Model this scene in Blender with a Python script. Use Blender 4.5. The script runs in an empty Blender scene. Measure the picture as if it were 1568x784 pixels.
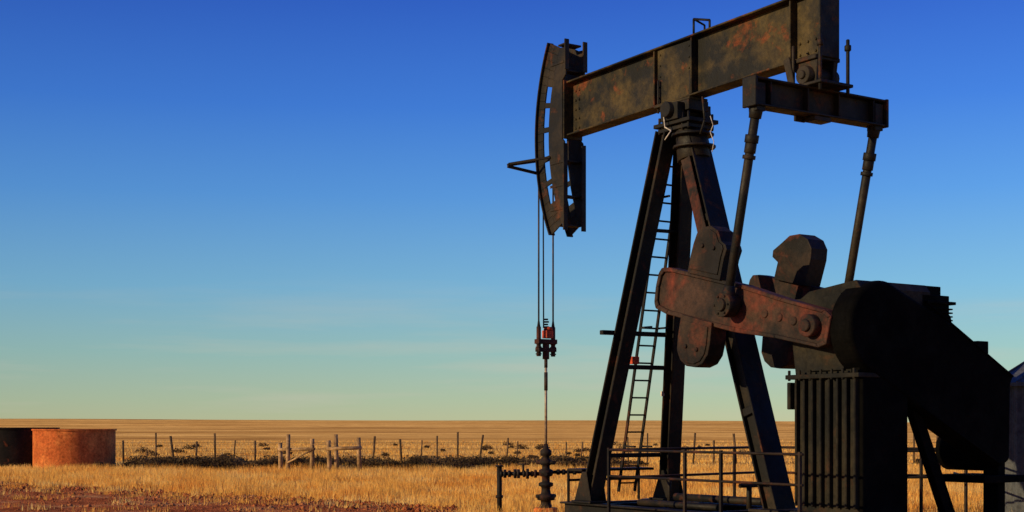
import bpy, bmesh, math, random
import numpy as np
from mathutils import Vector, Matrix, noise
random.seed(7); np.random.seed(7)
sc=bpy.context.scene
def lin(c): 
    c=c/255.0
    return c/12.92 if c<=0.04045 else ((c+0.055)/1.055)**2.4
def L(r,g,b): return (lin(r),lin(g),lin(b),1)

# ---------------- materials ----------------
def newmat(n):
    m=bpy.data.materials.new(n); m.use_nodes=True
    nt=m.node_tree; return m,nt,nt.nodes['Principled BSDF']
def nd(nt,t,**k):
    n=nt.nodes.new(t)
    for a,b in k.items(): setattr(n,a,b)
    return n
def ramp(nt,fac,stops):
    r=nd(nt,'ShaderNodeValToRGB'); e=r.color_ramp.elements
    e[0].position,e[0].color=stops[0]; e[1].position,e[1].color=stops[-1]
    for p,c in stops[1:-1]:
        x=e.new(p); x.color=c
    nt.links.new(fac,r.inputs[0]); return r.outputs[0]
def tex(nt,scale,detail=5,rough=.6,vec=None,dist=0.0):
    t=nd(nt,'ShaderNodeTexNoise'); t.inputs['Scale'].default_value=scale
    t.inputs['Detail'].default_value=detail; t.inputs['Roughness'].default_value=rough
    t.inputs['Distortion'].default_value=dist
    if vec is None:
        g=nd(nt,'ShaderNodeNewGeometry'); vec=g.outputs['Position']
    nt.links.new(vec,t.inputs['Vector']); return t.outputs['Fac']
def mapped(nt,scale):
    g=nd(nt,'ShaderNodeNewGeometry'); m=nd(nt,'ShaderNodeMapping'); m.inputs['Scale'].default_value=scale
    nt.links.new(g.outputs['Position'],m.inputs['Vector']); return m.outputs[0]
def mix(nt,f,a,b,mode='MIX'):
    m=nd(nt,'ShaderNodeMix',data_type='RGBA',blend_type=mode)
    for s,v in ((m.inputs[0],f),(m.inputs[6],a),(m.inputs[7],b)):
        if hasattr(v,'links'): nt.links.new(v,s)
        else: s.default_value=v
    return m.outputs[2]
def bump(nt,bs,fac,st,dist):
    b=nd(nt,'ShaderNodeBump'); b.inputs['Strength'].default_value=st; b.inputs['Distance'].default_value=dist
    nt.links.new(fac,b.inputs['Height']); nt.links.new(b.outputs[0],bs.inputs['Normal'])

def painted(name,dark,mid,rust,t0=.48,t1=.62,rough=.5,spec=.2,streak=.0,base_t=(.44,.62),rs=2.4,bst=.3):
    m,nt,bs=newmat(name)
    n1=tex(nt,1.1,6,.66); n2=tex(nt,rs,8,.70,dist=.4); n3=tex(nt,40,3,.6); n4=tex(nt,11,6,.75)
    base=mix(nt,ramp(nt,n1,[(base_t[0],(0,0,0,1)),(base_t[1],(1,1,1,1))]),dark,mid)
    c2=mix(nt,ramp(nt,n2,[(t0,(0,0,0,1)),(t1,(1,1,1,1))]),base,rust)
    c4=mix(nt,1.0,c2,ramp(nt,n4,[(.33,(.45,.42,.38,1)),(.52,(.9,.9,.9,1)),(.68,(1.25,1.2,1.15,1))]),'MULTIPLY')
    if streak:
        st=tex(nt,1,5,.6,mapped(nt,(5,5,.5)))
        c4=mix(nt,streak,c4,ramp(nt,st,[(.38,(.3,.3,.3,1)),(.6,(1,1,1,1))]),'MULTIPLY')
    nt.links.new(c4,bs.inputs['Base Color'])
    nt.links.new(ramp(nt,n2,[(.35,(rough,)*3+(1,)),(.7,(min(1,rough+.3),)*3+(1,))]),bs.inputs['Roughness'])
    bs.inputs['Specular IOR Level'].default_value=spec
    bump(nt,bs,n3,bst,.012)
    return m
M_paint=painted('dark_paint',(.0045,.0038,.003,1),(.026,.017,.008,1),(.10,.030,.011,1),.56,.72)
M_beam=painted('beam_paint',(.005,.0045,.0028,1),(.060,.040,.011,1),(.20,.044,.012,1),.57,.72,base_t=(.46,.62),rs=1.8)
M_rust=painted('rusty_paint',(.007,.005,.004,1),(.045,.022,.013,1),(.13,.030,.018,1),.48,.68,.6,rs=1.6)
M_cw=painted('counterweight_paint',(.006,.0045,.004,1),(.034,.019,.011,1),(.11,.030,.017,1),.53,.72,.6,rs=1.7)
M_black=painted('shaded_black_paint',(.0012,.0012,.0012,1),(.003,.0028,.0025,1),(.004,.003,.0025,1),.6,.75,.7,.04)  # near-black paint, with the shade of faces turned from the sun in its colour
M_gear=painted('gear_paint',(.006,.006,.005,1),(.024,.019,.011,1),(.055,.024,.012,1),.57,.72,.6,.15)
M_steel=painted('rod_steel',(.25,.18,.12,1),(.4,.3,.2,1),(.2,.09,.04,1),.5,.7,.35,.5)
M_cable=painted('cable_steel',(.02,.015,.012,1),(.05,.035,.025,1),(.08,.04,.02,1))
M_red=painted('red_paint',(.5,.06,.02,1),(.65,.10,.03,1),(.2,.03,.01,1),.6,.78)
M_tank=painted('tank_rust',(.52,.125,.03,1),(.68,.22,.055,1),(.36,.085,.025,1),.50,.78,.75,.1,.30,rs=.9,bst=.05)
M_tankd=painted('tank_dark',(.010,.008,.007,1),(.025,.014,.010,1),(.20,.05,.018,1),.60,.76,.7,.1,bst=.05)
M_wood=painted('weathered_wood',(.24,.14,.06,1),(.48,.30,.15,1),(.14,.08,.04,1),.55,.7,.85,.1)
M_pole=painted('old_post',(.07,.045,.025,1),(.20,.12,.06,1),(.06,.035,.02,1),.55,.7,.85,.1)
M_shed=painted('galvanised_sheet',(.055,.06,.065,1),(.085,.09,.09,1),(.06,.045,.035,1),.62,.75,.5,.25)
M_conc=painted('concrete',(.20,.16,.12,1),(.30,.24,.17,1),(.14,.10,.07,1),.5,.7,.9,.1)
M_white=painted('white_rope',(.5,.45,.4,1),(.7,.6,.5,1),(.3,.22,.15,1),.6,.8)

# ---------------- part builder ----------------
TH=math.atan2(.56,.83)
bx=Vector((math.sin(TH),-math.cos(TH),0)); px_=Vector((math.cos(TH),math.sin(TH),0)); UP=Vector((0,0,1))
PV=Vector((2.684,22,0))
def W(t,s,z): return PV+bx*t+px_*s+UP*z

class Part:
    def __init__(s): s.bm=bmesh.new()
    def hexa(s,pts):
        v=[s.bm.verts.new(p) for p in pts]
        for f in ((0,3,2,1),(4,5,6,7),(0,1,5,4),(1,2,6,5),(2,3,7,6),(3,0,4,7)): s.bm.faces.new([v[i] for i in f])
    def obox(s,c,ax,ay,az):
        s.hexa([c-ax-ay-az,c+ax-ay-az,c+ax+ay-az,c-ax+ay-az,c-ax-ay+az,c+ax-ay+az,c+ax+ay+az,c-ax+ay+az]); return s
    def box(s,t0,t1,s0,s1,z0,z1):
        return s.obox(W((t0+t1)/2,(s0+s1)/2,(z0+z1)/2),bx*((t1-t0)/2),px_*((s1-s0)/2),UP*((z1-z0)/2))
    def mem(s,A,B,w,h,side=None,w2=None):
        side=px_ if side is None else side
        a=(B-A); n=a.normalized(); sd=(side-n*side.dot(n)).normalized(); d=n.cross(sd)
        w2=w if w2 is None else w2
        s.hexa([A-sd*w/2-d*h/2,A+sd*w/2-d*h/2,A+sd*w/2+d*h/2,A-sd*w/2+d*h/2,
                B-sd*w2/2-d*h/2,B+sd*w2/2-d*h/2,B+sd*w2/2+d*h/2,B-sd*w2/2+d*h/2]); return s
    def ibeam(s,A,B,wid,dep,side=None,tf=.03,tw=.02):
        side=px_ if side is None else side
        n=(B-A).normalized(); sd=(side-n*side.dot(n)).normalized(); d=n.cross(sd)
        for k in(-1,1): s.mem(A+d*k*(dep/2-tf/2),B+d*k*(dep/2-tf/2),wid,tf,side)
        s.mem(A,B,tw,dep-2*tf,side); return s
    def tube(s,A,B,r,r2=None,seg=12,caps=True):
        r2=r if r2 is None else r2
        n=(B-A).normalized(); o=UP if abs(n.z)<.9 else Vector((1,0,0))
        u=n.cross(o).normalized(); v=n.cross(u)
        ra=[];rb=[]
        for i in range(seg):
            a=2*math.pi*i/seg; q=u*math.cos(a)+v*math.sin(a)
            ra.append(s.bm.verts.new(A+q*r)); rb.append(s.bm.verts.new(B+q*r2))
        for i in range(seg):
            f=s.bm.faces.new((ra[i],ra[(i+1)%seg],rb[(i+1)%seg],rb[i])); f.smooth=True
        if caps: s.bm.faces.new(ra[::-1]); s.bm.faces.new(rb)
        return s
    def path(s,pts,r,seg=8):
        for a,b in zip(pts[:-1],pts[1:]): s.tube(a,b,r,seg=seg)
        return s
    def prism(s,poly,fn,a,b,smooth=False):
        va=[s.bm.verts.new(fn(p,a)) for p in poly]; vb=[s.bm.verts.new(fn(p,b)) for p in poly]
        n=len(poly)
        s.bm.faces.new(va[::-1]); s.bm.faces.new(vb)
        for i in range(n):
            f=s.bm.faces.new((va[i],va[(i+1)%n],vb[(i+1)%n],vb[i]))
        return s
    def tz(s,poly,s0,s1): return s.prism(poly,lambda p,q:W(p[0],q,p[1]),s0,s1)
    def sz(s,poly,t0,t1): return s.prism(poly,lambda p,q:W(q,p[0],p[1]),t0,t1)
    def lathe(s,c,prof,seg=20):
        rings=[]
        for r,z in prof:
            rings.append([s.bm.verts.new(c+Vector((r*math.cos(2*math.pi*i/seg),r*math.sin(2*math.pi*i/seg),z))) for i in range(seg)])
        for a,b in zip(rings[:-1],rings[1:]):
            for i in range(seg):
                f=s.bm.faces.new((a[i],a[(i+1)%seg],b[(i+1)%seg],b[i])); f.smooth=True
        s.bm.faces.new(rings[0][::-1]); s.bm.faces.new(rings[-1]); return s
    def done(s,name,mat,parent=None,bev=.008,seg=1):
        bmesh.ops.recalc_face_normals(s.bm,faces=s.bm.faces)
        me=bpy.data.meshes.new(name); s.bm.to_mesh(me); s.bm.free()
        o=bpy.data.objects.new(name,me); sc.collection.objects.link(o); me.materials.append(mat)
        if bev:
            b=o.modifiers.new('bevel','BEVEL'); b.width=bev; b.segments=seg; b.limit_method='ANGLE'; b.angle_limit=math.radians(40)
        if parent:
            o.parent=parent; o.matrix_parent_inverse=Matrix.Translation(-parent.location)
        return o
def empty(name,loc):
    e=bpy.data.objects.new(name,None); sc.collection.objects.link(e); e.location=loc; e.empty_display_size=.5; return e

# ================= PUMP JACK =================
PJ=empty('oil_pump_jack',W(0,0,0))
slope=.022
def zb(t): return 6.70+slope*t    # beam bottom
BH=.93; TE=2.98
# walking beam
p=Part()
A=W(-2.92,0,zb(-2.92)+BH/2); B=W(TE,0,zb(TE)+BH/2+.01)
p.ibeam(A,B,.30,BH,px_,.03,.03)
for t in (-.62,.26,2.35):
    z0=zb(t)
    p.box(t,t+.03,-.14,.14,z0+.036,z0+BH-.036)
p.box(TE-.015,TE+.015,-.19,.19,zb(TE)-.03,zb(TE)+BH+.03)
p.box(-2.95,-2.92,-.2,.2,zb(-2.9)-.05,zb(-2.9)+BH+.02)
p.box(-.55,.3,-.19,.19,zb(0)-.045,zb(0)-.002)
p.done('walking_beam',M_beam,PJ)
p=Part(); p.box(-.57,.24,-.09,-.018,zb(0)+.04,zb(0)+BH-.045); p.done('beam_stiffener_plate',M_beam,PJ)
p=Part()
for t in (-2.82,-2.72,2.45,2.6,2.75,2.88):
    for k in range(2 if t>0 else 5):
        z=zb(t)+(.12 if t>0 else .12)+k*(.16)
        p.tube(W(t,-.04,z),W(t,.04,z),.02,seg=6)
for t in (-.5,.18):
    for k in range(5): p.tube(W(t,-.105,zb(0)+.12+k*.17),W(t,-.08,zb(0)+.12+k*.17),.016,seg=6)
p.done('beam_bolts',M_beam,PJ,0)
# beam-top hand rail
p=Part()
zt=zb(.4)+BH
p.path([W(.30,-.1,zt),W(.30,-.1,zt+.24),W(.66,-.1,zt+.14),W(.66,-.1,zt)],.018)
p.path([W(.30,.12,zt),W(.30,.12,zt+.18),W(.30,-.1,zt+.24)],.016)
p.done('beam_handrail',M_paint,PJ,0)

# horse head
CZ=6.68; R=3.68
def arc(r,a): a=math.radians(a); return (-r*math.cos(a),CZ+r*math.sin(a))
def headplate(p,s0,s1):
    a0,a1=-27.5,26
    N=24
    for i in range(N):
        q0=a0+(a1-a0)*i/N; q1=a0+(a1-a0)*(i+1)/N
        p.tz([arc(R,q0),arc(R,q1),arc(R-.16,q1),arc(R-.16,q0)],s0,s1)
    ri=R-.32
    segs=[(a0,-19.5),(-14,-12.5),(-7,-5.4),(1.5,3.0),(8.5,10),(14.5,a1)]
    for q0,q1 in segs:
        n=max(1,int((q1-q0)/2))
        for i in range(n):
            e0=q0+(q1-q0)*i/n; e1=q0+(q1-q0)*(i+1)/n
            p.tz([arc(R-.158,e0),arc(R-.158,e1),arc(ri-.002,e1),arc(ri-.002,e0)],s0+.002,s1-.002)
    pts=[]
    for i in range(N+1):
        pts.append(arc(ri,a0+(a1-a0)*i/N))
    ztop=pts[-1][1]; zbot=pts[0][1]
    pts+= [(-2.83,ztop-.02),(-2.86,zb(-2.9)+BH+.1),(-2.955,zb(-2.9)+BH+.02),(-2.955,zb(-2.9)-.05),(-2.90,zb(-2.9)-.1),(-2.88,zbot)]
    p.tz(pts,s0,s1)
p=Part()
headplate(p,-.21,-.18); headplate(p,.18,.21)
for s0,s1 in ((-.26,-.13),(.13,.26)):
    N=24
    for i in range(N):
        q0=-27.5+53.5*i/N; q1=-27.5+53.5*(i+1)/N
        p.tz([arc(R+.03,q0),arc(R+.03,q1),arc(R+.002,q1),arc(R+.002,q0)],s0,s1)
for z in (8.2,7.75,6.2,5.6,5.1):
    p.box(-3.12,-2.93,-.18,.18,z,z+.03)
p.box(-2.90,-2.87,-.24,-.15,5.02,6.5); p.box(-2.90,-2.87,.15,.24,5.02,6.5)
p.box(-2.86,-2.83,-.24,-.15,7.75,8.27); p.box(-2.86,-2.83,.15,.24,7.75,8.27)
for z in (5.4,5.8,6.2,7.9): p.mem(W(-3.3,-.215,z),W(-2.9,-.215,z),.01,.05)
p.done('horse_head',M_paint,PJ,.005)
# bracket
p=Part()
z=6.22
p.mem(W(-3.7,-.2,z+.10),W(-3.78,-.78,z-.02),.05,.05,UP)
p.mem(W(-3.7,-.2,z-.12),W(-3.78,-.78,z-.04),.05,.04,UP)
p.mem(W(-3.3,-.22,z+.10),W(-3.78,-.76,z),.04,.04,UP)
p.done('wireline_bracket',M_paint,PJ,.004)
# bridle cables
tc=-3.73
p=Part()
for s in (-.155,.155):
    pts=[]
    for a in (20,14,8,2,0): 
        q=arc(R+.05,a); pts.append(W(q[0],s,q[1]))
    pts.append(W(tc,s,3.1)); p.path(pts,.017,6)
p.path([W(tc,-.06,6.1),W(tc,-.05,3.4)],.014,6)
p.done('bridle_cable',M_cable,PJ,0)
p=Part()
p.box(tc-.07,tc+.07,-.2,.2,3.12,3.2); p.box(tc-.06,tc+.06,-.19,.19,2.98,3.05)
for s in (-.155,.155): p.tube(W(tc,s,2.9),W(tc,s,3.42),.04); p.tube(W(tc,s,3.42),W(tc,s,3.55),.03,.012)
for s in (-.155,.155):
    for k in range(4): p.tube(W(tc,s,2.93+k*.06),W(tc,s,2.95+k*.06),.055)
p.tube(W(tc,0,2.85),W(tc,0,3.12),.06); p.tube(W(tc,0,2.7),W(tc,0,2.85),.03)
p.done('carrier_bar',M_rust,PJ,.004)
p=Part(); p.box(tc-.07,tc+.07,-.04,.12,3.22,3.36); p.tube(W(tc,.05,3.36),W(tc,.05,3.42),.08)
p.done('rod_clamp',M_red,PJ,.01)
p=Part()
for k in range(5): p.tube(W(tc,.0,3.36+k*.045),W(tc,.0,3.385+k*.045),.055 if k%2 else .04)
p.done('load_cell_spring',M_rust,PJ,0)
p=Part(); p.tube(W(tc,0,1.3),W(tc,0,2.75),.024); p.done('polished_rod',M_steel,PJ,0)
p=Part(); p.tube(W(tc,0,2.3),W(tc,0,2.62),.032); p.done('rod_coupling',M_cable,PJ,0)

# saddle bearing
p=Part()
p.box(-.42,.42,-.3,.3,6.30,6.36)
p.box(-.36,.36,-.26,.26,6.22,6.28)
p.box(-.2,.2,-.34,-.2,6.36,6.62); p.box(-.2,.2,.2,.34,6.36,6.62)
p.tube(W(0,-.42,6.52),W(0,.42,6.52),.12,seg=16)
p.box(-.3,.3,-.2,.2,6.5,6.654)
for t in(-.34,-.2,.2,.34):
    for s in(-.24,.24): p.tube(W(t,s,6.2),W(t,s,6.46),.022,seg=6)
for t in (-.5,.25):
    for s in (-.13,.13): p.tube(W(t,s,6.58),W(t,s,7.1),.02,seg=6)
p.tube(W(.2,0,5.75),W(.12,0,6.22),.26,.24,seg=14)
p.tube(W(.2,0,5.93),W(.2,0,5.97),.33,seg=14); p.tube(W(.16,0,6.12),W(.16,0,6.16),.33,seg=14)
p.path([W(.5,-.1,6.66),W(.55,-.1,6.3),W(.45,-.1,6.1)],.02,6)
p.done('saddle_bearing',M_paint,PJ,.006)
p=Part()
p.path([W(-.1,-.36,6.45),W(-.02,-.4,6.25),W(.1,-.38,6.18),W(.0,-.42,6.05)],.010,5)
p.path([W(.62,-.05,6.35),W(.68,-.05,6.2),W(.62,-.05,6.1),W(.7,-.05,5.95),W(.66,-.05,5.8)],.006,5)
p.done('loose_rope',M_white,PJ,0)

# samson post legs
TF=-1.38; 
p=Part()
p.ibeam(W(-.30,-.14,6.24),W(TF,-.80,.45),.26,.24,px_,.03,.03)
p.done('front_leg_near',M_paint,PJ)
p=Part()
p.ibeam(W(-.18,.14,6.24),W(TF,.82,.45),.26,.24,px_,.03,.03)
p.done('front_leg_far',M_paint,PJ)
p=Part()
At=W(.12,.0,6.24); Bt=W(2.02,.02,.45)
p.ibeam(At,Bt,.40,.26,px_,.03,.03)
n=(Bt-At).normalized()
for k in (.25,.5,.75): 
    c=At.lerp(Bt,k); p.mem(c-n*.06,c+n*.06,.36,.24)
p.mem(At-px_*.11,Bt-px_*.11,.03,.20)
p.done('rear_leg',M_paint,PJ)
p=Part(); p.mem(W(.16,-.215,6.0),W(.62,-.215,4.6),.02,.20); p.done('rear_leg_plate',M_rust,PJ)
# cross members
p=Part()
def lg(z,side):
    k=(6.24-z)/(6.24-.45)
    if side<0: return W(-.30+(TF+.30)*k,-.14-.66*k,z)
    return W(-.18+(TF+.18)*k,.14+.68*k,z)
for z,ex in ((3.15,.35),(2.62,0),(1.2,0)):
    a=lg(z,-1); b=lg(z,1); d=(b-a).normalized()
    p.mem(a-d*ex-bx*.15,b+d*.1-bx*.15,.07,.09,UP)
a=lg(4.75,-1); b=lg(4.75,1); p.mem(a,b,.05,.07,UP)
p.box(TF-.5,TF-.1,-.9,.6,.95,.99); p.box(TF-.5,TF-.46,-.9,.6,.78,.82)
p.box(TF-.5,TF-.46,-.9,-.86,.45,.95); p.box(TF-.5,TF-.46,.56,.6,.45,.95)
p.done('cross_brace',M_paint,PJ)
c=lg(2.62,-1).lerp(lg(2.62,1),.40)-bx*.17
p=Part(); p.obox(c+UP*.11,bx*.04,px_*.075,UP*.06); p.done('red_tag_box',M_red,PJ)
c=lg(2.2,1)
p=Part(); p.obox(c-px_*.14-bx*.1,bx*.01,px_*.03,UP*.04); p.done('white_tag',M_white,PJ,0)
# ladder
p=Part()
T0=W(-.42,.08,5.9); T1=W(TF-.28,.16,.6)
for s in(-.17,.17): p.mem(T0+px_*s,T1+px_*s,.05,.025,bx)
nr=19
for i in range(nr):
    c=T0.lerp(T1,(i+.5)/nr); p.tube(c-px_*.17,c+px_*.17,.016,seg=6)
for k in (.12,.5,.86):
    c=T0.lerp(T1,k); p.mem(c-px_*.17,c-px_*.17+bx*.28,.03,.03); p.mem(c+px_*.17,c+px_*.17+bx*.28,.03,.03)
p.done('ladder',M_paint,PJ,0)

# equalizer
p=Part()
te=2.77; ze=6.14
p.ibeam(W(te,-1.25,ze),W(te,1.25,ze),.24,.38,bx,.03,.03)
p.box(te-.13,te+.13,-1.30,-1.25,ze-.2,ze+.2); p.box(te-.13,te+.13,1.25,1.30,ze-.2,ze+.2)
for s in (-1.0,-.3,.3,1.0): p.box(te-.11,te+.11,s,s+.025,ze-.158,ze+.158)
p.done('equalizer_beam',M_paint,PJ)
p=Part()
p.box(te-.42,te+.19,-.24,.24,zb(te)-.06,zb(te)-.004)
for s0,s1 in((-.2,-.12),(.12,.2)):
    p.tz([(te-.40,zb(te)-.06),(te-.28,zb(te)-.12),(te-.18,zb(te)-.24),(te-.16,ze+.235),(te+.16,ze+.235),(te+.17,zb(te)-.2),(te+.19,zb(te)-.06)],s0,s1)
p.tube(W(te+.0,-.3,ze+.36),W(te+.0,.3,ze+.36),.13,seg=16); p.tube(W(te,-.33,ze+.36),W(te,.33,ze+.36),.06,seg=10)
for s in(-.27,.27):
    p.tube(W(te+.30,s,ze+.1),W(te+.30,s,zb(te)+.24),.028,seg=6); p.tube(W(te+.30,s,zb(te)+.08),W(te+.30,s,zb(te)+.16),.05,seg=6)
    p.tube(W(te-.2,s,ze+.1),W(te-.2,s,zb(te)+.18),.026,seg=6)
p.mem(W(te-.2,-.3,ze+.25),W(te-.3,-.3,zb(te)+.02),.03,.12)
p.box(te-.2,te+.36,-.32,.32,ze+.192,ze+.235)
p.box(te-.17,te-.13,-.3,-.1,ze-.25,ze+.19); p.box(te-.1,te+.1,-.16,.16,ze-.26,ze-.192)
p.done('tail_bearing',M_paint,PJ)

# pitman arms
PT=2.18; PZ=3.34
for s,nm in((-1.15,'pitman_arm_near'),(1.15,'pitman_arm_far')):
    p=Part(); a=W(te,s,ze-.15); b=W(PT,s,PZ)
    p.tube(a,b,.062,seg=14)
    p.tube(a.lerp(b,.0),a.lerp(b,.07),.10,.085); p.tube(a.lerp(b,.15),a.lerp(b,.19),.095); p.tube(a.lerp(b,.19),a.lerp(b,.24),.08); p.tube(a.lerp(b,.25),a.lerp(b,.27),.09)
    p.mem(a+UP*.28,a-UP*.1,.16,.16)
    p.tube(W(PT,s-.1,PZ),W(PT,s+.1,PZ),.17,seg=20); p.tube(W(PT,s-.14,PZ),W(PT,s+.14,PZ),.09,seg=12)
    for k in range(6):
        a_=k*math.pi/3; p.tube(W(PT+.13*math.cos(a_),s-.125,PZ+.13*math.sin(a_)),W(PT+.13*math.cos(a_),s+.125,PZ+.13*math.sin(a_)),.018,seg=6)
    p.tube(a.lerp(b,.9),b,.07,.13)
    p.done(nm,M_paint,PJ,.005)

# cranks + weights
ST,SZ=3.62,2.98
cu=Vector((.52-ST,3.74-SZ)); CL=cu.length; cu/=CL; cv=Vector((-cu.y,cu.x))
if cv.y<0: cv=-cv
def C(u,v): q=Vector((ST,SZ))+cu*u+cv*v; return (q.x,q.y)
for sg,nm in((-1,'near'),(1,'far')):
    s0,s1=(-.98,-.80) if sg<0 else (.80,.98)
    e0,e1=(-1.02,-.979) if sg<0 else (.979,1.02)
    p=Part()
    out=[(-.32,-.18),(-.2,-.25),(.6,-.28),(1.4,-.35),(CL-.30,-.36),(CL-.05,-.32),(CL+.0,-.24),(CL+.02,.0),(CL,.20),(CL-.05,.28),(CL-.2,.31),(1.4,.31),(.6,.26),(-.2,.24),(-.32,.18)]
    p.tz([C(*q) for q in out],s0,s1)
    for i in range(len(out)):
        a=out[i]; b=out[(i+1)%len(out)]
        ai=((a[0]-1.4)*.965+1.4,a[1]*.82); bi=((b[0]-1.4)*.965+1.4,b[1]*.82)
        p.tz([C(*a),C(*b),C(*bi),C(*ai)],e0,e1)
    so=s0 if sg<0 else s1
    p.tube(W(ST,so-.12*1,SZ),W(ST,so+.12,SZ),.15,seg=18)
    p.tube(W(ST,so-.16,SZ),W(ST,so+.16,SZ),.08,seg=14)
    for u in (.35,.62,.9): q=C(u,0); p.tube(W(q[0],so-.02,q[1]),W(q[0],so+.02,q[1]),.06,seg=12)
    p.done('crank_arm_'+nm,M_rust,PJ)
    w0,w1=(-1.06,-.76) if sg<0 else (.70,1.04)
    um=CL-1.02 if sg<0 else CL-.92
    up=[(-.36,.30),(-.37,.60),(-.40,.74),(-.36,.80),(-.26,.84),(-.16,.97),(0,1.02),(.16,.98),(.27,.88),(.31,.72),(.33,.55),(.34,.30)]
    if sg>0: up=[(-.34,.30),(-.38,.7),(-.36,.86),(-.25,.98),(-.06,1.03),(.13,.98),(.27,.85),(.42,.72),(.41,.62),(.28,.56),(.3,.30)]
    lo=[(-.34,-.30),(-.37,-.6),(-.36,-.76),(-.28,-.90),(-.14,-.98),(.05,-1.0),(.2,-.94),(.30,-.82),(.33,-.6),(.33,-.30)]
    p=Part()
    for poly in(up,lo):
        p.tz([C(um+a,b) for a,b in poly],w0,w1)
        cc=sum((Vector(q) for q in poly),Vector((0,0)))/len(poly)
        inn=[cc+(Vector(q)-cc)*.84 for q in poly]
        wo=w0-.02 if sg<0 else w1-.002
        p.tz([C(um+q.x,q.y) for q in inn],wo,wo+.022)
        for dx in(-.12,.12):
            q=C(um+cc.x+dx,cc.y); wf=w0 if sg<0 else w1
            p.tube(W(q[0],wf-.05,q[1]),W(q[0],wf+.05,q[1]),.035,seg=6)
    p.done('counterweight_'+nm,M_cw,PJ,.03,2)
p=Part(); p.tube(W(ST,-.9,SZ),W(ST,.9,SZ),.12,seg=16); p.done('crank_shaft',M_paint,PJ,0)

# gearbox
p=Part()
prof=[(3.06,2.32),(3.00,2.75),(3.02,3.15),(3.12,3.36),(3.3,3.46),(4.12,3.55),(4.2,3.45),(4.2,2.37),]
p.tz(prof,-.72,.62)
p.tz([(3.3,2.4),(3.25,3.1),(3.45,3.35),(3.9,3.4),(3.95,2.4)],-.76,.66)
p.box(2.96,3.97,-.78,.66,2.88,2.95)
for t in (3.05,3.2,3.35,3.8,3.92): p.tube(W(t,-.77,2.86),W(t,-.77,2.98),.02,seg=6)
p.box(2.98,4.27,-.84,.3,2.30,2.36)
for i in range(7):
    t=3.04+i*.19; p.tube(W(t,-.82,2.28),W(t,-.82,2.42),.022,seg=6)
p.done('gearbox',M_gear,PJ,.05,3)
p=Part()
p.box(2.5,3.0,-.5,.4,3.16,3.22); p.box(2.6,3.05,-.35,.3,3.22,3.42); p.tube(W(2.75,-.2,3.3),W(2.75,.3,3.3),.17)
p.box(2.7,3.0,-.1,.5,2.6,3.16)
p.done('gearbox_cover',M_paint,PJ)
# pedestal
p=Part()
p.box(3.12,4.2,-.76,.10,.45,2.297)
for i in range(8):
    t=3.14+i*.147; p.box(t,t+.035,-.83,-.762,.62,2.294)
p.box(3.08,4.26,-.86,.14,.45,.55)
p.box(3.0,3.06,-.83,-.7,1.9,2.26)
p.done('gearbox_pedestal',M_gear,PJ,.01)
# belt guard
gc=(-.38,2.93); gr=.62
def stad(shr):
    pts=[]; r=gr-shr
    for i in range(29):
        a=math.radians(250-i*170/28); pts.append((gc[0]+r*math.cos(a),gc[1]+r*math.sin(a)))
    pts+=[(1.2,2.96),(2.30,2.39),(2.22,2.25),(2.20,1.2),(1.98,1.10),(.37,1.87)]
    return pts
p=Part(); p.sz(stad(0),3.90,4.28)
o=p.done('belt_guard',M_black,PJ,.07,5)
p=Part()
p.mem(W(4.0,.1,3.50),W(4.0,2.1,2.50),.05,.05,bx)
p.box(4.05,4.2,-.74,.08,.5,2.5); p.box(4.201,4.27,-.755,.09,.5,2.296)  # outer black plate covers the pedestal end, standing in for its shade
p.path([W(4.284,.35,1.93),W(4.284,1.96,1.16)],.018,6); p.path([W(4.284,.45,3.30),W(4.284,2.24,2.36)],.018,6)
p.done('guard_support_shade_plate',M_black,PJ)
p=Part()
p.box(3.8,4.2,.45,1.0,3.05,3.42); p.box(3.85,4.1,.4,.95,3.42,3.55); p.box(3.75,4.25,.5,1.08,3.30,3.34); p.tube(W(4.0,.95,3.1),W(4.0,1.15,3.1),.12)
p.box(3.9,4.1,1.72,1.95,2.4,2.85)
for k in range(4): p.box(3.78,4.24,.52,1.03,3.08+k*.05,3.10+k*.05)
p.done('brake_box',M_black,PJ)
p=Part()
p.box(3.95,4.2,2.02,2.18,.3,1.3); p.mem(W(4.1,.35,1.95),W(4.1,1.15,.3),.12,.14,bx)
p.mem(W(4.1,.55,1.8),W(4.1,1.3,.3),.05,.05,bx)
p.box(3.4,4.3,1.6,2.5,.9,1.0); p.tube(W(3.3,2.1,1.35),W(3.95,2.1,1.35),.3,seg=18)
p.done('motor_frame',M_black,PJ)
# skid base
p=Part()
for s in (-.85,.85): p.ibeam(W(-2.0,s,.33),W(5.2,s,.33),.22,.24,px_)
for t in (-1.9,-1.38,0,1.2,2.0,3.0,4.2,5.0): p.ibeam(W(t,-.84,.33),W(t,.84,.33),.15,.2,bx)
p.box(TF-.25,TF+.25,-1.0,-.6,.452,.49); p.box(TF-.25,TF+.25,.6,1.0,.452,.49); p.box(1.75,2.35,-.35,.4,.452,.5)
for s in (-.8,.82):
    for k in(-.16,.14):
        p.tz([(TF-.22,.49),(TF+.22,.49),(TF+.1,.95),(TF-.02,.95)],s+k,s+k+.02)
p.done('skid_base',M_paint,PJ)
p=Part(); p.box(-2.3,5.5,-1.25,1.25,-.1,.2); p.done('concrete_pad',M_conc,PJ,.02)
p=Part()
p.tube(W(-.4,-.6,.5),W(1.4,-.6,.5),.05); p.tube(W(-.6,.3,.55),W(1.5,.4,.55),.06)
p.tube(W(.2,-.5,.5),W(.2,-.5,.9),.03); p.tube(W(1.3,.1,.45),W(1.3,.1,.8),.04); p.tube(W(1.3,-.1,.8),W(1.3,.3,.8),.03)
p.done('pipework',M_paint,PJ)

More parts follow.
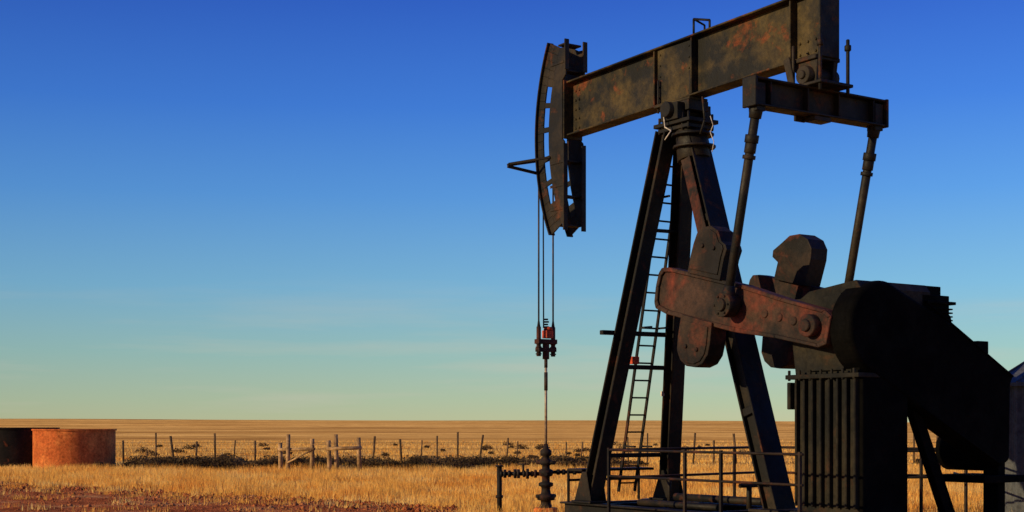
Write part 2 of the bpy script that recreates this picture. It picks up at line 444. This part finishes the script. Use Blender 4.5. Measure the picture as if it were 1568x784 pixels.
# railing
RL=empty('safety_railing',W(2,-1.8,0))
p=Part()
sr=-1.75
def rail(p,pts,zs,posts,r=.018,zt=1.32):
    for z in zs:
        for a,b in zip(pts[:-1],pts[1:]): p.tube(Vector((a[0],a[1],z)),Vector((b[0],b[1],z)),r,seg=8)
    for q in posts: p.mem(Vector((q[0],q[1],0)),Vector((q[0],q[1],zt+.01)),.038,.038)
w=lambda t,s:(W(t,s,0).x,W(t,s,0).y)
rail(p,[w(.3,sr),w(4.2,sr)],(1.33,.95),[w(.32,sr),w(2.0,sr),w(2.72,sr),w(4.15,sr)],zt=1.35)
rail(p,[w(.3,sr),w(-.3,1.9),w(3.2,3.2)],(1.33,.92),[w(-.2,1.2),w(-.3,1.9),w(1,2.38),w(2.2,2.82)],.02)
rail(p,[(5.9,21.5),(6.95,21.8),(7.3,23.5)],(1.3,.9),[(5.92,21.5),(6.5,21.67),(6.95,21.8)],.02)
p.done('rails_and_posts',M_cw,RL,0)

# ================= WELLHEAD =================
wc=W(tc,0,0)
WH=empty('wellhead',wc)
p=Part()
p.lathe(wc,[(.14,-.05),(.14,.14),(.19,.14),(.19,.22),(.12,.24),(.09,.30),(.09,.36),(.15,.37),(.16,.42),(.16,.46),(.09,.48),(.075,.56),(.085,.60),(.13,.62),(.13,.67),(.07,.69),(.07,.78),(.12,.80),(.13,.86),(.12,.9),(.07,.92),(.07,.98),(.11,1.0),(.115,1.06),(.07,1.08),(.06,1.14),(.10,1.16),(.10,1.24),(.05,1.28),(.035,1.36)])
for k,z in enumerate((.44,.83,1.03)):
    a=.5+k; d=Vector((math.cos(a),math.sin(a),0)); p.tube(wc+UP*z-d*.19,wc+UP*z+d*.19,.035)
p.done('valve_stack',M_cw,WH,0)
p=Part(); p.lathe(wc,[(.22,-.05),(.22,.20),(.20,.235),(.15,.235)]); p.done('casing_flange',M_tank,WH,0)
p=Part()
d=Vector((-1,.1,0)); 
p.tube(wc+UP*.83,wc+UP*.83+d*.82,.035)
for k,(u,r) in enumerate(((.16,.07),(.22,.05),(.3,.09),(.36,.06),(.46,.08),(.52,.08),(.62,.06),(.7,.075),(.76,.06))): p.tube(wc+UP*.83+d*u,wc+UP*.83+d*(u+.045),r)
p.tube(wc+UP*.95+d*.82,wc+d*.82,.045); p.tube(wc+UP*.95+d*.82,wc+UP*.98+d*.82,.07); p.tube(wc+UP*.4+d*.82,wc+UP*.45+d*.82,.065)
p.tube(wc+UP*.83+d*.4,wc+UP*1.0+d*.4,.02); p.tube(wc+UP*1.0+d*.3,wc+UP*1.0+d*.5,.012)
d2=Vector((1,.25,0)).normalized()
p.tube(wc+UP*.86,wc+UP*.86+d2*.9,.03); p.tube(wc+UP*.86+d2*.9,wc+d2*.9,.03)
for u in(.2,.3,.5): p.tube(wc+UP*.86+d2*u,wc+UP*.86+d2*(u+.05),.05)
p.done('flow_line',M_cw,WH,0)

# ================= TANKS =================
def tank(name,x,y,r,h,mat):
    e=empty(name,Vector((x,y,0)))
    p=Part(); c=Vector((x,y,0)); sg=96
    def shell(prof,smooth):
        rings=[[p.bm.verts.new(c+Vector((q*math.cos(2*math.pi*i/sg),q*math.sin(2*math.pi*i/sg),z))) for i in range(sg)] for q,z in prof]
        for a,b in zip(rings[:-1],rings[1:]):
            for i in range(sg):
                f=p.bm.faces.new((a[i],a[(i+1)%sg],b[(i+1)%sg],b[i])); f.smooth=smooth
        return rings
    shell([(r,0),(r,h-.06)],True)
    p.done('tank_shell',mat,e,0)
    p=Part()
    rg=shell([(r-.03,.0),(r+.03,0),(r+.03,.05),(r-.03,.05)],False)
    shell([(r-.03,h-.061),(r+.045,h-.061),(r+.045,h),(r-.04,h),(r-.04,h-.35)],False)
    rr=shell([(r-.04,h-.35),(.2,h-.35)],False); p.bm.faces.new(rr[-1])
    p.done('rim_and_floor',mat,e,0)
    p=Part()
    d=Vector((math.cos(-.75),math.sin(-.75),0)); p.tube(c+d*r+UP*.18,c+d*(r+.35)+UP*.18,.07); p.tube(c+d*(r+.35)+UP*.28,c+d*(r+.35)-UP*.0,.09)
    p.done('outlet_valve',M_tankd,e,0)
tank('storage_tank',-16.75,54.5,1.52,1.53,M_tank)
tank('storage_tank.001',-19.6,56.2,1.62,1.58,M_tankd)
tank('storage_tank.002',-23.2,56.6,1.6,1.58,M_tank)

# ================= SHED (round steel) =================
E=empty('metal_shed',Vector((9.45,24,0)))
p=Part(); c=Vector((9.45,24,0)); sg=144; r=1.27
lo_,hi_=[],[]
for i in range(sg):
    a=2*math.pi*i/sg; q=r+(.02 if (i//2)%2 else -.02)
    lo_.append(p.bm.verts.new(c+Vector((q*math.cos(a),q*math.sin(a),0)))); hi_.append(p.bm.verts.new(c+Vector((q*math.cos(a),q*math.sin(a),2.36))))
for i in range(sg): p.bm.faces.new((lo_[i],lo_[(i+1)%sg],hi_[(i+1)%sg],hi_[i]))
p.done('corrugated_wall',M_shed,E,0)
p=Part(); sg=24; ap=p.bm.verts.new(c+UP*3.25)
r0=[p.bm.verts.new(c+Vector((1.36*math.cos(2*math.pi*i/sg),1.36*math.sin(2*math.pi*i/sg),2.33))) for i in range(sg)]
r1=[p.bm.verts.new(v.co+UP*.06) for v in r0]
for i in range(sg):
    p.bm.faces.new((r0[i],r0[(i+1)%sg],r1[(i+1)%sg],r1[i])); p.bm.faces.new((r1[i],r1[(i+1)%sg],ap))
p.bm.faces.new(r0[::-1])
for i in range(0,sg,2): p.mem(r1[i].co.copy()+UP*.01,ap.co.copy()+UP*.01,.03,.03,UP)
p.done('cone_roof',M_shed,E,0)

# ================= FENCES =================
def FX(pxv,D): return (pxv-784)/2180*D
F=empty('wooden_fence',Vector((FX(490,51),51,0)))
p=Part()
def post(x,y,h,r):
    l=Vector((random.uniform(-.05,.05),random.uniform(-.04,.04),0)); p.tube(Vector((x,y,-.05)),Vector((x,y,h))+l,r,r*.85,8)
for q,D,h in ((430,51,1.05),(441,50.5,1.35),(478,50,1.2),(505,49.2,1.15),(516,51,1.35),(551,49,1.25)):
    post(FX(q,D),D,h,.085)
p.tube(Vector((FX(426,51),50.9,.80)),Vector((FX(482,50),49.9,.84)),.055,seg=8)
p.tube(Vector((FX(501,49.2),49.1,.86)),Vector((FX(554,49),48.9,.90)),.06,seg=8)
p.tube(Vector((FX(441,50.5),50.4,.35)),Vector((FX(478,50),49.9,.8)),.03,seg=6)
p.tube(Vector((FX(478,50),50,1.0)),Vector((FX(505,49.2),49.2,1.0)),.012,seg=5)
p.done('posts_and_rails',M_wood,F,0)
F=empty('wire_fence',Vector((0,60,0)))
p=Part(); tops=[]
qs=[-120,-84,-50,-10,22,60,100,140,190,236,265,300,328,362,395]+[575,612,640,672,702,733,772,795,868,893]+list(range(925,1600,34))
for q in qs:
    q+=random.uniform(-5,5); D=61+random.uniform(-.3,.3)
    x=FX(q,D); h=random.uniform(.95,1.4); p.tube(Vector((x,D,-.05)),Vector((x+random.gauss(0,.09),D,h)),random.uniform(.03,.055),seg=6); tops.append((x,D))
p.done('fence_posts',M_pole,F,0)
p=Part()
for z in(.35,.65,.92):
    for a,b in zip(tops[:-1],tops[1:]): p.tube(Vector((a[0],a[1],z)),Vector((b[0],b[1],z)),.007,seg=4,caps=False)
p.done('fence_wire',M_cable,F,0)

# ================= GROUND =================
def ramp01(v,a,b): 
    k=np.clip((v-a)/(b-a),0,1); return k*k*(3-2*k)
def gh(x,y):
    d=np.sqrt(x*x+y*y)
    far=ramp01(d,180,1700)
    h=far*(4.6-3.8*x/np.maximum(d,1)*1.6)
    h=h+ramp01(d,110,450)*(.7*np.sin(d*.011+x*.004)+.45*np.sin(x*.006+1.3+d*.004)+.35*np.sin(d*.031+1+x*.009))
    h=h+ramp01(d,700,1500)*(1.0*np.sin(x*.004+2)+.6*np.sin(x*.011))
    return h
ys=np.concatenate([np.linspace(-200,20,12),np.linspace(22,110,90),110*np.power(1.025,np.arange(1,190))])
us=np.linspace(-1.35,1.35,221)
verts=[];W_=len(us)
for y in ys:
    span=max(abs(y),60)
    x=us*span*1.1
    z=gh(x,np.full_like(x,y))
    verts.append(np.stack([x,np.full_like(x,y),z],1))
V=np.concatenate(verts)
H_=len(ys)
i=np.arange(H_-1)[:,None]*W_+np.arange(W_-1)[None,:]
Fq=np.stack([i,i+1,i+1+W_,i+W_],-1).reshape(-1,4)
def npmesh(name,V,F,mat,smooth=False):
    k=F.shape[1]; me=bpy.data.meshes.new(name)
    me.vertices.add(len(V)); me.vertices.foreach_set('co',V.astype(np.float32).ravel())
    me.loops.add(F.size); me.loops.foreach_set('vertex_index',F.astype(np.int32).ravel())
    me.polygons.add(len(F)); me.polygons.foreach_set('loop_start',np.arange(0,F.size,k,dtype=np.int32))
    me.update(calc_edges=True); me.validate()
    if smooth: me.polygons.foreach_set('use_smooth',np.ones(len(F),bool))
    me.materials.append(mat); o=bpy.data.objects.new(name,me); sc.collection.objects.link(o); return o
def sunward_normal(nt,bs,amp,bias,scale=6.0):
    # tilts shading normals sunward to brighten the ground, roughly as standing stalks would
    g=nd(nt,'ShaderNodeTexNoise'); g.inputs['Scale'].default_value=scale; g.inputs['Detail'].default_value=4
    gg=nd(nt,'ShaderNodeNewGeometry'); nt.links.new(gg.outputs['Position'],g.inputs['Vector'])
    vs=nd(nt,'ShaderNodeVectorMath',operation='SUBTRACT'); nt.links.new(g.outputs['Color'],vs.inputs[0]); vs.inputs[1].default_value=(.5,.5,.5)
    vm=nd(nt,'ShaderNodeVectorMath',operation='MULTIPLY'); nt.links.new(vs.outputs[0],vm.inputs[0]); vm.inputs[1].default_value=(amp,amp,0)
    va=nd(nt,'ShaderNodeVectorMath',operation='ADD'); nt.links.new(vm.outputs[0],va.inputs[0]); va.inputs[1].default_value=bias
    vn=nd(nt,'ShaderNodeVectorMath',operation='NORMALIZE'); nt.links.new(va.outputs[0],vn.inputs[0]); nt.links.new(vn.outputs[0],bs.inputs['Normal'])
m,nt,bs=newmat('prairie_grassland')
n0=tex(nt,1,5,.6,mapped(nt,(.0012,.006,.01))); n1=tex(nt,1,7,.68,mapped(nt,(.010,.035,.02))); n2=tex(nt,1,8,.7,mapped(nt,(.12,.35,.3))); n3=tex(nt,1,4,.7,mapped(nt,(2.2,4.5,3)))
ca=ramp(nt,n1,[(.34,(.34,.18,.062,1)),(.46,(.60,.35,.115,1)),(.62,(.78,.49,.18,1))])
cz=ramp(nt,n0,[(.36,(.70,.66,.62,1)),(.5,(1,1,1,1)),(.62,(1.08,1.05,1,1))])
cb=ramp(nt,n2,[(.36,(.5,.46,.44,1)),(.55,(1,1,1,1))])
cc_=ramp(nt,n3,[(.35,(.65,.6,.55,1)),(.6,(1.0,1,1,1))])
c=mix(nt,1,mix(nt,1,mix(nt,1,ca,cz,'MULTIPLY'),cb,'MULTIPLY'),cc_,'MULTIPLY')
nt.links.new(c,bs.inputs['Base Color']); bs.inputs['Roughness'].default_value=.95; bs.inputs['Specular IOR Level'].default_value=.0
sunward_normal(nt,bs,5,(-.55,-.30,.9))
M_ground=m
npmesh('ground',V,Fq,m,True)

# red dirt road
def roadedge(x): return 39.6+(x+13.7)*(28.2-39.6)/(12.65)
def wob(x): return .45*math.sin(x*1.1)+.3*math.sin(x*2.7+1)+.15*math.sin(x*6.1)+.08*math.sin(x*13)
xs=np.linspace(-32,4,400); RV=[];nrow=40
for x in xs:
    yf=roadedge(x)+wob(x); yn=roadedge(x)-15+wob(x*1.3+4)
    for k in range(nrow):
        f=k/(nrow-1); y=yn+(yf-yn)*f; e=min(f,1-f)*6
        RV.append((x,y,.006+.05*min(1,e)*(1+noise.noise(Vector((x*1.2,y*1.2,0)))*.8+.5*noise.noise(Vector((x*4,y*4,0))))))
RV=np.array(RV); i=np.arange(len(xs)-1)[:,None]*nrow+np.arange(nrow-1)[None,:]
RF=np.stack([i,i+nrow,i+nrow+1,i+1],-1).reshape(-1,4)
m,nt,bs=newmat('red_dirt')
n1=tex(nt,.6,7,.7); n2=tex(nt,7,6,.7)
c=mix(nt,1,ramp(nt,n1,[(.35,(.38,.105,.04,1)),(.5,(.60,.18,.065,1)),(.66,(.72,.35,.14,1))]),ramp(nt,n2,[(.33,(.4,.36,.34,1)),(.58,(1,1,1,1))]),'MULTIPLY')
nt.links.new(c,bs.inputs['Base Color']); bs.inputs['Roughness'].default_value=.95; bs.inputs['Specular IOR Level'].default_value=.0
bump(nt,bs,n2,1.0,.16)
M_dirt=m
npmesh('dirt_road',RV,RF,m,True)

def rnd(n,a,b): return np.random.uniform(a,b,n)
n=9000
x=rnd(n,-22,4); y=np.array([roadedge(q) for q in x])-np.abs(np.random.exponential(4.0,n))+.4
r=rnd(n,.012,.045)*np.where(np.random.rand(n)<.06,2.2,1)
o8=np.array([[1,0,0],[0,1,0],[-1,0,0],[0,-1,0],[0,0,.8],[0,0,-.5]])
ang=rnd(n,0,6.28)
VV=np.zeros((n,6,3))
for k in range(6):
    a=o8[k]; j=rnd(n,.7,1.3)*r
    VV[:,k,0]=x+(a[0]*np.cos(ang)-a[1]*np.sin(ang))*j; VV[:,k,1]=y+(a[0]*np.sin(ang)+a[1]*np.cos(ang))*j; VV[:,k,2]=.05+a[2]*j
tri=np.array([[0,1,4],[1,2,4],[2,3,4],[3,0,4],[1,0,5],[2,1,5],[3,2,5],[0,3,5]])
FF=(np.arange(n)[:,None,None]*6+tri[None]).reshape(-1,3)
npmesh('gravel',VV.reshape(-1,3),FF,M_dirt)

# ---------------- grass ----------------
def grassmat(name,cols,tl=.45):
    m,nt,bs=newmat(name)
    n1=tex(nt,.45,5,.6); n2=tex(nt,5,3,.6)
    c=mix(nt,1,ramp(nt,n1,[(.33,cols[0]),(.5,cols[1]),(.66,cols[2])]),ramp(nt,n2,[(.3,(.72,.62,.5,1)),(.58,(1,1,1,1))]),'MULTIPLY')
    nt.links.new(c,bs.inputs['Base Color']); bs.inputs['Roughness'].default_value=.8; bs.inputs['Specular IOR Level'].default_value=.1
    tr=nd(nt,'ShaderNodeBsdfTranslucent'); nt.links.new(c,tr.inputs['Color'])
    ms=nd(nt,'ShaderNodeMixShader'); ms.inputs[0].default_value=tl
    nt.links.new(bs.outputs[0],ms.inputs[1]); nt.links.new(tr.outputs[0],ms.inputs[2])
    nt.links.new(ms.outputs[0],nt.nodes['Material Output'].inputs['Surface'])
    return m
M_grass=grassmat('dry_grass',((.80,.35,.065,1),(.95,.55,.12,1),(.97,.70,.25,1)))
def field(x,y):
    v=np.array([noise.fractal(Vector((a*.35,b*.35,0)),.8,2.1,4) for a,b in zip(x,y)])
    return np.clip(.5+v*.7,0,1)
def blades(x,y,h,wd,z0=None):
    n=len(x); a=rnd(n,0,math.pi); la=rnd(n,0,6.28); lean=np.abs(np.random.normal(0,.38,n))*h
    z0=gh(x,y) if z0 is None else z0
    V=np.zeros((n,3,3)); 
    V[:,0]=np.stack([x-np.cos(a)*wd,y-np.sin(a)*wd,z0-.01],1); V[:,1]=np.stack([x+np.cos(a)*wd,y+np.sin(a)*wd,z0-.01],1)
    V[:,2]=np.stack([x+np.cos(la)*lean,y+np.sin(la)*lean,z0+h],1); return V.reshape(-1,3)
BV=[]
def padclear(x,y):
    dx=x-PV.x; dy=y-PV.y; tt=dx*bx.x+dy*bx.y; ss=dx*px_.x+dy*px_.y
    k=~((tt>-2.5)&(tt<5.6)&(np.abs(ss)<1.5)); k&=((x-9.45)**2+(y-24)**2>2)
    for tx,ty in((-16.75,54.5),(-19.6,56.2),(-23.2,56.6)): k&=((x-tx)**2+(y-ty)**2>2.9)
    return k
n=320000
y=26+ (np.random.rand(n)**1.1)*28; x=rnd(n,-.46,.42)*y
re=roadedge(x)+np.array([wob(q) for q in x])
f=field(x,y)
keep=(y>re+.1+1.2*(f<.35))|(y<re-15.5)
keep&=(np.random.rand(n)<.2+.9*f)&padclear(x,y)
x,y,f=x[keep],y[keep],f[keep]
BV.append(blades(x,y,rnd(len(x),.08,.30)*(.4+1.05*f),rnd(len(x),.006,.015)))
n=90000
y=54+(np.random.rand(n)**1.5)*90; x=rnd(n,-.42,.42)*y; f=field(x*.4,y*.6)
k=(np.random.rand(n)<f*1.1)&padclear(x,y)
x,y=x[k],y[k]; BV.append(blades(x,y,rnd(len(x),.05,.22),rnd(len(x),.015,.04)))
n=26000
x=rnd(n,-1,10); y=rnd(n,15,27); k=padclear(x,y)
x,y=x[k],y[k]; BV.append(blades(x,y,rnd(len(x),.1,.35),rnd(len(x),.006,.014)))
for _ in range(170):
    cx=random.uniform(-18,3); cy=roadedge(cx)-random.expovariate(.3)+.3; m_=random.randint(12,60)
    BV.append(blades(np.random.normal(cx,.16,m_),np.random.normal(cy,.16,m_),rnd(m_,.05,.2),rnd(m_,.006,.013),np.full(m_,.03)))
BV=np.concatenate(BV); npmesh('dry_grass',BV,np.arange(len(BV)).reshape(-1,3),M_grass)

# dirt berm
mx=np.linspace(-15,5.5,260); rows=np.linspace(-1,1,16); MV=[]
for x in mx:
    hh=.30+.2*noise.noise(Vector((x*.5,3,0)))+.15*noise.noise(Vector((x*1.9,8,0)))
    fade=min(1,(x+15)/2,(5.5-x)/2)
    for q in rows:
        z=(1-q*q)*max(.05,hh)*fade*(1+.5*noise.noise(Vector((x*3,q*3,1))))-.02
        MV.append((x,55+q*1.5+.3*math.sin(x*.4),z))
MV=np.array(MV); i=np.arange(len(mx)-1)[:,None]*16+np.arange(15)[None,:]
m,nt,bs=newmat('berm_soil'); n1=tex(nt,2.5,7,.7)
nt.links.new(ramp(nt,n1,[(.35,(.07,.045,.025,1)),(.52,(.20,.12,.055,1)),(.68,(.42,.26,.11,1))]),bs.inputs['Base Color']); bs.inputs['Roughness'].default_value=1; bs.inputs['Specular IOR Level'].default_value=0; bump(nt,bs,n1,1,.2)
npmesh('dirt_berm',MV,np.stack([i,i+16,i+17,i+1],-1).reshape(-1,4),m,True)
# sagebrush
M_sage=grassmat('sagebrush',((.04,.028,.014,1),(.085,.055,.026,1),(.20,.12,.05,1)),.2)
SV=[]
for _ in range(460):
    cx=-14.5+19.5*random.random(); cy=54.0+random.gauss(0,.9); rr=random.uniform(.12,.50)
    if noise.noise(Vector((cx*.55,2,0)))<-.12: rr*=.5
    if random.random()<.2: cx=random.uniform(-30,20); cy=random.uniform(57,110); rr*=.8
    m_=int(90+400*rr)
    d=np.random.normal(0,1,(m_,3)); d/=np.linalg.norm(d,axis=1)[:,None]; d*=np.random.rand(m_,1)**.4
    c=np.stack([cx+d[:,0]*rr*1.4,cy+d[:,1]*rr,.14+np.abs(d[:,2])*rr*.85],1)
    q=np.random.normal(0,.035,(m_,3,3)); SV.append((c[:,None,:]+q).reshape(-1,3))
SV=np.concatenate(SV); npmesh('sagebrush',SV,np.arange(len(SV)).reshape(-1,3),M_sage)

# ================= LIGHT & SKY =================
sv=Vector((-.90,-.43,0)).normalized(); el=math.radians(17)
sdir=(sv*math.cos(el)+UP*math.sin(el)).normalized()
sun=bpy.data.lights.new('sun','SUN'); sun.energy=5; sun.angle=math.radians(.5); sun.color=(1,.78,.45)
so=bpy.data.objects.new('sun',sun); sc.collection.objects.link(so); so.rotation_euler=sdir.to_track_quat('Z','Y').to_euler(); so.location=(-20,-10,20)
wd=bpy.data.worlds.new('World'); sc.world=wd; wd.use_nodes=True; nt=wd.node_tree
bg=nt.nodes['Background']; bg.inputs[1].default_value=1.0
sky=nd(nt,'ShaderNodeTexSky',sky_type='NISHITA'); sky.sun_disc=False; sky.sun_elevation=el; sky.sun_rotation=math.atan2(sv.x,sv.y)
tcd=nd(nt,'ShaderNodeTexCoord'); sp=nd(nt,'ShaderNodeSeparateXYZ'); nt.links.new(tcd.outputs['Generated'],sp.inputs[0])
mr=nd(nt,'ShaderNodeMapRange'); mr.inputs[1].default_value=0; mr.inputs[2].default_value=.35; nt.links.new(sp.outputs['Z'],mr.inputs[0])
rc=ramp(nt,mr.outputs[0],[(0,L(184,187,148)),(.05,L(170,188,160)),(.14,L(144,184,181)),(.27,L(114,172,206)),(.45,L(80,145,214)),(.62,L(54,117,209)),(.82,L(36,88,190)),(1,L(26,66,166))])
mx_=nd(nt,'ShaderNodeMapRange'); mx_.inputs[1].default_value=-.4; mx_.inputs[2].default_value=.4; mx_.inputs[3].default_value=.84; mx_.inputs[4].default_value=1.16
nt.links.new(sp.outputs['X'],mx_.inputs[0])
sc1=nd(nt,'ShaderNodeVectorMath',operation='SCALE'); nt.links.new(rc,sc1.inputs[0]); nt.links.new(mx_.outputs[0],sc1.inputs['Scale'])
mp=nd(nt,'ShaderNodeMapping'); mp.inputs['Scale'].default_value=(3,3,38); nt.links.new(tcd.outputs['Generated'],mp.inputs['Vector'])
cn=tex(nt,1.4,5,.55,mp.outputs[0]); cl=ramp(nt,cn,[(.50,(0,0,0,1)),(.72,(.4,.4,.4,1))])
band=nd(nt,'ShaderNodeMapRange'); band.inputs[1].default_value=.11; band.inputs[2].default_value=.04; nt.links.new(sp.outputs['Z'],band.inputs[0])
mm=nd(nt,'ShaderNodeMath',operation='MULTIPLY'); nt.links.new(cl,mm.inputs[0]); nt.links.new(band.outputs[0],mm.inputs[1])
wsp=mix(nt,mm.outputs[0],sc1.outputs[0],L(194,188,172))
sn=nd(nt,'ShaderNodeVectorMath',operation='SCALE'); nt.links.new(sky.outputs[0],sn.inputs[0]); sn.inputs['Scale'].default_value=.008
ad=nd(nt,'ShaderNodeVectorMath',operation='ADD'); nt.links.new(wsp,ad.inputs[0]); nt.links.new(sn.outputs[0],ad.inputs[1])
nt.links.new(ad.outputs[0],bg.inputs[0])

# ================= CAMERA =================
cd=bpy.data.cameras.new('camera'); co=bpy.data.objects.new('camera',cd); sc.collection.objects.link(co); sc.camera=co
cd.sensor_width=36; cd.lens=36*2180/1568; cd.shift_y=(650-392)/1568; cd.clip_end=30000; cd.clip_start=.1
co.location=(0,0,1.7); co.rotation_euler=(math.radians(90),0,0)
sc.view_settings.view_transform='Standard'; sc.view_settings.look='None'; sc.view_settings.exposure=0
